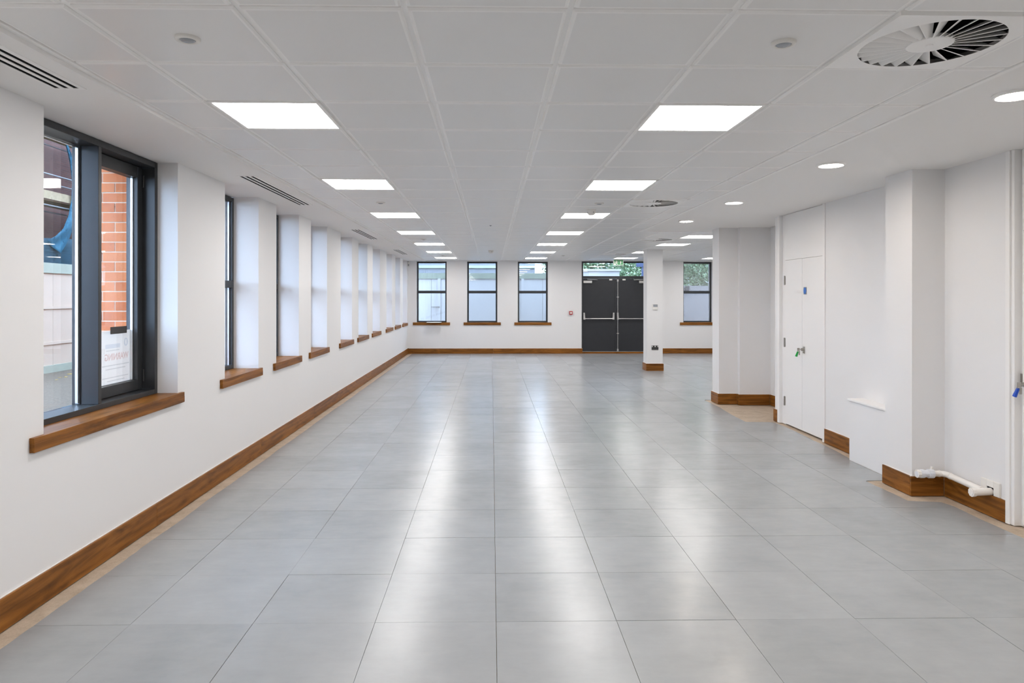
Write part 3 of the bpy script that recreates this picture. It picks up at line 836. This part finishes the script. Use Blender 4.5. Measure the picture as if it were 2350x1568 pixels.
vane_quad([(Ra, -.0016, -.006), (Rb, -.0030, -.006), (Rb, .0030, -.006), (Ra, .0016, -.006)], .0012)
vane_quad([(Ra, .0016, -.0055), (Rb, .0030, -.0055), (Rb - .012, .003 + wb * c_, -.0055 + wb * s_), (Ra, .0016 + wa * c_, -.0055 + wa * s_)], .0012)
vane_me = vm.mesh('vane'); vane_me.materials.append(TEE)
SWL = ['round swirl air diffuser nearest the camera above the right side', 'second swirl air diffuser from the camera, before the smoke detector', 'swirl air diffuser just past the end of the plaster soffit', 'farthest swirl air diffuser, near the exit doors']
for (i, j), lab in zip(SWIRL, SWL):
    x, y = CX + .6 * (i + .5), CYY + .6 * (j + .5)
    s = empty('swirl_diffuser', (x, y, CE), label=lab, cat='air vent', group='swirl ceiling diffusers')
    for nm, me in (('face_plate', pm_me), ('hub', hub_me), ('plenum', pb_me)):
        o = link(nm, me); o.parent = s
    for k in range(NV):
        o = link('vane', vane_me); o.parent = s; o.rotation_euler.z = 2 * PI * k / NV
# linear slot diffusers in the left soffit
SL = [(1.58, 3.38, 'linear slot air vent nearest the camera in the left soffit'), (5.82, 7.63, 'second linear slot vent, above the second window'),
      (10.41, 12.15, 'third linear slot vent from the camera in the left soffit'), (14.82, 16.5, 'farthest linear slot vent near the far left corner')]
for y0, y1, lab in SL:
    s = empty('slot_diffuser', (-2.05, (y0 + y1) / 2, ZL), label=lab, cat='air vent', group='linear slot vents')
    xs = [-2.125, -2.112, -2.088, -2.067, -2.043, -2.021, -1.997, -1.970]
    m = MB()
    for q in range(0, 8, 2): m.box(xs[q] if q else xs[0], xs[q + 1], y0, y1, ZL - .004, ZL + .01)
    m.box(xs[0], xs[7], y0 - .02, y0, ZL - .004, ZL + .01); m.box(xs[0], xs[7], y1, y1 + .02, ZL - .004, ZL + .01)
    m.build('frame', TEE, s, bevel=.001)
    for q in (1, 3, 5): bx(xs[q], xs[q + 1], y0, y1, ZL - .001, ZL + .004).build('slot', BLACK, s)
# downlights in the right soffit; the two by the camera are unseen, added to brighten
for (x, y), lab in zip([(2.66, -.35), (2.66, 1.57), (2.69, 3.49), (2.665, 5.37), (2.66, 7.53), (2.66, 9.38)], ['added round recessed downlight, unseen behind the camera', 'added round recessed downlight, unseen beside the camera', 'round recessed downlight cut by the right edge of the view', 'round recessed downlight, second from the camera', 'round recessed downlight, third from the camera', 'round recessed downlight, farthest in the right soffit']):
    d = empty('downlight', (x, y, ZR), label=lab, cat='light', group='round downlights in the right soffit')
    o = link('trim_ring', MB().lathe([(.107, .004), (.107, -.006), (.102, -.012), (.090, -.013), (.083, -.002), (.083, .004)], seg=40, close=False).mesh('trim_ring'), smooth=True); o.data.materials.append(TEE); o.parent = d
    o = link('diffuser', MB().lathe([(.084, -.0035), (.084, .003)], seg=24).mesh('diffuser')); o.data.materials.append(DOWN); o.data.materials.append(TEE); o.parent = d
    for p_ in o.data.polygons: p_.material_index = 0 if p_.normal.z < -.5 else 1
# presence sensors
ring_me = MB().lathe([(.049, .004), (.049, -.007), (.046, -.011), (.033, -.012), (.030, -.007)], seg=36, close=False).mesh('rim'); ring_me.materials.append(WPLA)
lens_me = MB().lathe([(.031, -.007), (.027, -.012), (.018, -.0155), (.008, -.017), (.0005, -.0172)], seg=28, close=False).mesh('lens'); lens_me.materials.append(LENS)
for me in (ring_me, lens_me):
    me.polygons.foreach_set('use_smooth', [True] * len(me.polygons))
PIR = [(-3, 0, 'nearest the camera on the left, before the first light panel'), (1, 0, 'nearest the camera on the right, beside the big swirl vent'), (-3, 8, 'between the second and third left light panels'), (1, 8, 'between the second and third right light panels'),
       (-3, 16, 'between the fourth and fifth left light panels'), (-3, 24, 'before the last left light panel'), (2, 24, 'to the right of the last light panels')]
for i, j, lab in PIR:
    p = empty('presence_sensor', (CX + .6 * (i + .5), CYY + .6 * (j + .5), CE), label='small round ceiling sensor ' + lab, cat='sensor', group='round ceiling presence sensors')
    for nm, me in (('rim', ring_me), ('lens', lens_me)):
        o = link(nm, me); o.parent = p
sdm = [MB().lathe([(.058, .003), (.058, -.012), (.052, -.016), (.050, -.020)], seg=32, close=False).mesh('base'), MB().lathe([(.052, -.018), (.051, -.040), (.044, -.046), (.030, -.062), (.0005, -.064)], seg=32, close=False).mesh('chamber')]
for me in sdm:
    me.materials.append(WPLA); me.polygons.foreach_set('use_smooth', [True] * len(me.polygons)); me.set_sharp_from_angle(angle=.6)
for x, y, lab in ((CX + .9, CYY + .6 * 9.5, 'white smoke detector hanging in front of the third right light panel'), (CX - .3, CYY + .6 * 21.5, 'white smoke detector over the middle of the far end')):
    s = empty('smoke_detector', (x, y, CE), label=lab, cat='detector', group='smoke detectors')
    for nm, me in zip(('base', 'chamber'), sdm):
        o = link(nm, me); o.parent = s
    for q in range(4):
        a = q * PI / 2 + .4
        o = bx(-.008, .008, .0485, .0515, -.038, -.026).build('vent_slot', LENS); o.parent = s; o.rotation_euler.z = a
em = MB().lathe([(.018, .002), (.018, -.003), (.008, -.005), (.007, -.012), (.0005, -.014)], cx=CX - .3, cy=CYY + .6 * 12.5, cz=CE, seg=20, close=False).build('indicator_lamp', LENS, smooth=True)
tag(em, 'tiny round indicator in the middle of the ceiling', 'indicator')

# exit sign
ex = empty('exit_sign', (3.50, 19.0, CE), label='green running man exit sign hanging from the ceiling before the doors', cat='sign')
bx(3.40, 3.60, 18.985, 19.03, 2.632, 2.652).build('housing', WPLA, ex, bevel=.003)
xe0, xe1, ze0, ze1 = 3.362, 3.640, 2.488, 2.634
bx(xe0, xe1, 19.0, 19.012, ze0, ze1).build('border', WPLA, ex)
bx(xe0 + .010, xe1 - .010, 18.997, 19.0, ze0 + .012, ze1 - .004).build('green_field', GREEN, ex)
def pic(pts, nm): 
    m = MB(); m.prism_y([(xe0 + .022 + px * .113, ze0 + .018 + pz * .113) for px, pz in pts], 18.9955, 18.997); m.build(nm, WPLA, ex)
pic([(.0, .0), (.42, .0), (.42, .12), (.10, .12), (.10, .85), (0, .85)], 'door_symbol')
m = MB(); m.v = []; 
pic([(.62 + .09 * math.cos(t), .93 + .08 * math.sin(t)) for t in [k * PI / 6 for k in range(12)]], 'runner_head')
pic([(.20, .62), (.45, .80), (.68, .82), (.86, .62), (1.02, .60), (1.02, .52), (.82, .52), (.68, .66), (.58, .45), (.80, .28), (.82, .04), (.72, .04), (.68, .22), (.44, .36), (.36, .14), (.08, .14), (.08, .24), (.28, .25), (.44, .66), (.26, .54)][::-1], 'runner')
pic([(1.52, .12), (1.66, .12), (1.66, .58), (1.86, .50), (1.60, .92), (1.32, .50), (1.52, .58)], 'arrow')

# wall and pillar fittings
mc = empty('fire_call_point', (2.26, YB, 1.155), label='red manual fire call point on the far wall left of the doors', cat='call point')
bx(2.212, 2.308, YB - .045, YB - .001, 1.108, 1.206).build('housing', RED, mc, bevel=.006)
bx(2.228, 2.292, YB - .0475, YB - .045, 1.135, 1.182).build('press_panel', WPLA, mc)
th = empty('thermostat', (3.571, 15.02, 1.4), label='white wall controller with grey screen on the pillar', cat='controller')
bx(3.514, 3.628, 14.998, 15.019, 1.336, 1.458).build('body', WPLA, th, bevel=.004)
bx(3.528, 3.624, 14.9955, 14.998, 1.396, 1.452).build('screen', LENS, th)
so_ = empty('socket_outlet', (3.571, 15.02, .506), label='dark double socket outlet low on the pillar', cat='socket')
bx(3.496, 3.646, 15.008, 15.0195, .459, .552).build('face_plate', plain('dark_socket', (.045, .045, .045), .35, .5), so_, bevel=.003)
for x0, x1 in ((3.502, 3.520), (3.562, 3.584), (3.624, 3.640)): bx(x0, x1, 15.004, 15.008, .520, .545).build('rocker_switch', WPLA, so_)
pc = empty('corner_detector', (-2.33, 19.5, 2.55), label='small beige motion detector high in the far left corner', cat='detector')
bx(-2.366, -2.318, 19.50, 19.56, 2.47, 2.60).build('body', WPLA, pc, bevel=.012)
bx(-2.355, -2.325, 19.4975, 19.50, 2.485, 2.535).build('lens', LENS, pc)
bx(-2.369, -2.34, 19.51, 19.55, 2.60, 2.612).build('bracket', STEEL, pc)

# ------------------------------------------------------------------ outside
gr = bx(-40, 30, -15, 60, -.30, -.015)
gr = MB(); gr.box(-40, XB - .001, -15, 60, -.3, -.008); gr.box(XB - .001, 40, YO + .101, 60, -.3, -.008)
tag(gr.build('ground', ASPH), 'grey tarmac yard outside the windows', 'ground', kind='structure')
def hoarding_y(x, y0, y1, label):
    hd = empty('hoarding', (x, (y0 + y1) / 2, 0), label=label, cat='fence')
    y = y0
    while y < y1 - .1:
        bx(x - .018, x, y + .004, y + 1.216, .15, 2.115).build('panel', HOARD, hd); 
        bx(x - .09, x - .019, y - .035, y + .035, -.008, 2.2).build('post', TIMB, hd)
        y += 1.22
    bx(x - .03, x + .03, y0, y1, 2.115, 2.33).build('top_rail', HRAIL, hd); bx(x - .03, x + .02, y0, y1, -.008, .15).build('bottom_rail', HRAIL, hd)
    for z in (.62, 1.38):
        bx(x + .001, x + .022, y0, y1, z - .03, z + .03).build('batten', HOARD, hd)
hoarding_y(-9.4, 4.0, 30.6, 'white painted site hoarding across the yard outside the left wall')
YH = 22.7
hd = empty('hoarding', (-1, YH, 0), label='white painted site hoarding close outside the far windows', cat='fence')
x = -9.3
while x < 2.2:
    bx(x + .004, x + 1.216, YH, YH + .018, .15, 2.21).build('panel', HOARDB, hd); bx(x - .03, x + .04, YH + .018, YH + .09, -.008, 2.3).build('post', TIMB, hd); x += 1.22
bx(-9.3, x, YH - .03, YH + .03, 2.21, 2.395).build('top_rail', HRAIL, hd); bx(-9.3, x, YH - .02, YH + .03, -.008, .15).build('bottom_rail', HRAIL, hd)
for xx in (-1.72, 1.02): bx(xx - .045, xx + .045, YH - .05, YH - .001, 0, 2.21).build('gate_post', HOARDB, hd)
bx(-1.97, -1.70, YH - .065, YH - .05, 1.27, 1.295).build('gate_bolt', STEEL, hd)
wc = empty('white_cabin', (3.0, 23.6, 0), label='white site cabin outside the exit doors', cat='cabin')
bx(2.35, 4.35, 23.4, 25.6, .1, 2.50).build('cabin_wall', HOARDB, wc); bx(2.30, 4.40, 23.35, 25.65, 2.50, 2.56).build('cabin_roof', HOARDB, wc); bx(2.5, 4.2, 23.5, 25.5, -.008, .1).build('cabin_base', GALV, wc)
gw = bx(4.6, 14, 25.0, 25.25, -.1, 2.02).build('garden_wall', GWALL); tag(gw, 'grey rendered boundary wall outside the right far window', 'wall', kind='structure')
lm = empty('outdoor_lamp', (7.1, 24.95, 1.8), label='small dark lamp on the grey wall outside the right far window', cat='lamp')
bx(7.05, 7.16, 24.93, 24.999, 1.78, 1.95).build('bracket', RUB, lm); bx(7.04, 7.17, 24.85, 24.93, 1.86, 2.0).build('shade', RUB, lm)
cp = empty('steel_canopy', (5.1, 23, 0), label='blue grey steel canopy post outside the exit doors', cat='canopy')
bx(5.02, 5.11, 22.95, 23.05, -.008, 2.62).build('post', BPOST, cp); bx(4.85, 6.2, 22.93, 23.07, 2.62, 2.76).build('beam', BPOST, cp); bx(6.1, 6.2, 22.95, 23.05, -.008, 2.62).build('post', BPOST, cp)
# trees
def tree(x, y, z, rx, ry, rz, nl, label):
    t = empty('tree', (x, y, 0), label=label, cat='tree', group='trees beyond the exit doors')
    m = MB(); m.tube([(x, y, -.01), (x + .1, y, z * .4), (x - .05, y + .1, z), (x, y, z + rz * .6)], .1, 8, True, [.14, .11, .08, .03])
    for q in range(5):
        a = q * 1.3; m.tube([(x, y, z * .8), (x + rx * .6 * math.cos(a), y + ry * .6 * math.sin(a), z + rz * .4 * math.sin(q))], .03, 6, True, [.05, .02])
    m.build('trunk', BARK, t)
    f = MB()
    for q in range(nl):
        while True:
            p = Vector((random.uniform(-1, 1), random.uniform(-1, 1), random.uniform(-1, 1)))
            if .25 < p.length < 1 + .12 * mnoise.noise(p * 2.2): break
        c = Vector((x + p.x * rx, y + p.y * ry, z + p.z * rz))
        d = Vector((random.gauss(0, 1), random.gauss(0, 1), random.gauss(0, 1))).normalized(); e = d.cross(Vector((random.gauss(0, 1), random.gauss(0, 1), random.gauss(0, 1)))).normalized()
        s = random.uniform(.035, .075); n = len(f.v)
        f.v += [tuple(c - d * s), tuple(c + e * s * .5), tuple(c + d * s), tuple(c - e * s * .5)]; f.f.append((n, n + 1, n + 2, n + 3))
    tag(f.build('foliage', LEAF, t), kind='stuff')
for (x, y, z, rx, ry, rz, nl), lab in zip([(4.6, 31.8, 3.6, 2.3, 1.3, 2.4, 24000), (7.0, 28.2, 3.3, 2.1, 1.3, 2.2, 22000), (9.7, 31.6, 3.4, 2.1, 1.3, 2.4, 22000), (12.4, 28.2, 3.4, 2.0, 1.3, 2.2, 12000)],
        ['leafy green tree seen through the left part of the door transom', 'leafy green tree seen through the right part of the door transom', 'leafy green tree behind the right far window', 'leafy green tree farthest right beyond the far wall']): tree(x, y, z, rx, ry, rz, nl, lab)
# grey clad building behind the far hoarding
bc = empty('clad_building', (-4, 32, 0), label='grey blue clad building beyond the far hoarding', cat='building')
bx(-12.5, 1.95, 31, 36, -.1, 7.5).build('wall', BCLAD, bc)
for q in range(10): bx(-12.2 + q * 1.45, -12.17 + q * 1.45, 30.98, 31.0, -.1, 7.5).build('cladding_seam', GALV, bc)
for z in (2.9, 4.9): bx(-12.5, 1.95, 30.93, 31.0, z, z + .12).build('band', HRAIL, bc)
# scaffolded brick building outside the left wall
bs = empty('scaffolded_building', (-15, 24, 0), label='dark red brick building behind the left hoarding', cat='building')
bx(-20, -15, 8, 40, -.1, 11).build('wall', BRDK, bs)
for q in range(8):
    yw = 10.2 + q * 3.8
    for z in (2.3, 5.4, 8.3):
        f = bx(-15.02, -14.985, yw, yw + 1.5, z, z + 1.9).build('window_opening', BLACK, bs)
        m = MB(); m.box(-14.99, -14.95, yw - .05, yw, z, z + 1.9); m.box(-14.99, -14.95, yw + 1.5, yw + 1.55, z, z + 1.9); m.box(-14.99, -14.95, yw + .72, yw + .78, z, z + 1.9); m.build('window_trim', HRAIL, f)
sc_ = empty('scaffold', (-14, 24, 0), label='tube and board scaffold with blue netting outside the left window', cat='scaffold')
for q in range(14):
    y = 10 + q * 2.1
    for x in (-14.6, -13.5): MB().tube([(x, y, -.01), (x, y, 10)], .024, 8).build('standard', GALV, sc_, smooth=True)
for z in (3.1, 4.4, 5.35, 6.6, 7.55):
    for x in (-14.6, -13.5): MB().tube([(x, 9.5, z), (x, 38, z)], .024, 8).build('ledger', GALV, sc_, smooth=True)
for q in range(4): MB().tube([(-14.55, 11 + q * 7, 2.4), (-14.55, 16.5 + q * 7, 9.0)], .024, 8).build('brace', GALV, sc_, smooth=True)
for z in (2.55, 4.55, 6.75):
    for q in range(4): bx(-14.55 + q * .25, -14.32 + q * .25, 9.5, 38, z, z + .04).build('board', TIMB, sc_)
bx(-13.46, -13.42, 9.5, 38, 4.58, 4.83).build('toe_board', TIMB, sc_)
def sheet(fn, nu, nv):
    m = MB()
    for u in range(nu + 1):
        for v in range(nv + 1): m.v.append(fn(u / nu, v / nv))
    for u in range(nu):
        for v in range(nv):
            a = u * (nv + 1) + v; m.f.append((a, a + 1, a + nv + 2, a + nv + 1))
    return m
NP = [(21.583, 6.741), (21.846, 6.395), (22.092, 5.899), (22.275, 5.24), (22.299, 4.687), (22.117, 4.179), (21.76, 3.73), (21.33, 3.448), (20.999, 3.301)]
def net(u, v):
    # swag of loose netting hanging in front of the scaffold
    q = u * (len(NP) - 1); k = min(int(q), len(NP) - 2); t = q - k
    y = NP[k][0] + (NP[k + 1][0] - NP[k][0]) * t; z = NP[k][1] + (NP[k + 1][1] - NP[k][1]) * t
    return (-13.3 + .05 * math.sin(9 * u + 5 * v), y - .10 + v * (.22 + .35 * u * u), z - v * .35 * u)
m = sheet(net, 24, 5); o = m.build('net_swag', NET2, sc_, smooth=True); s_ = o.modifiers.new('thick', 'SOLIDIFY'); s_.thickness = .01
m = sheet(lambda u, v: (-13.38 + .03 * math.sin(u * 60), 9.5 + 28.5 * u, 2.3 + 1.1 * v + .04 * math.sin(u * 45)), 160, 4); o = m.build('debris_net', NET, sc_, smooth=True); s_ = o.modifiers.new('thick', 'SOLIDIFY'); s_.thickness = .008
for q in range(14):
    y = 14.2 + random.uniform(-.9, 1.6); x = -9.0 + random.uniform(0, .7)
    a = random.uniform(0, 6.3); s = random.uniform(.03, .07)
    m = MB(); m.prism([(x + s * math.cos(a), y + s * math.sin(a)), (x + .5 * s * math.cos(a + 1.5), y + .5 * s * math.sin(a + 1.5)), (x - s * math.cos(a), y - s * math.sin(a)), (x - .5 * s * math.cos(a + 1.5), y - .5 * s * math.sin(a + 1.5))], -.008, -.002 + random.uniform(0, .01))
    tag(m.build('fallen_leaf', DRYL), 'dry fallen leaf on the tarmac below the left hoarding', 'leaf', 'fallen leaves on the tarmac')
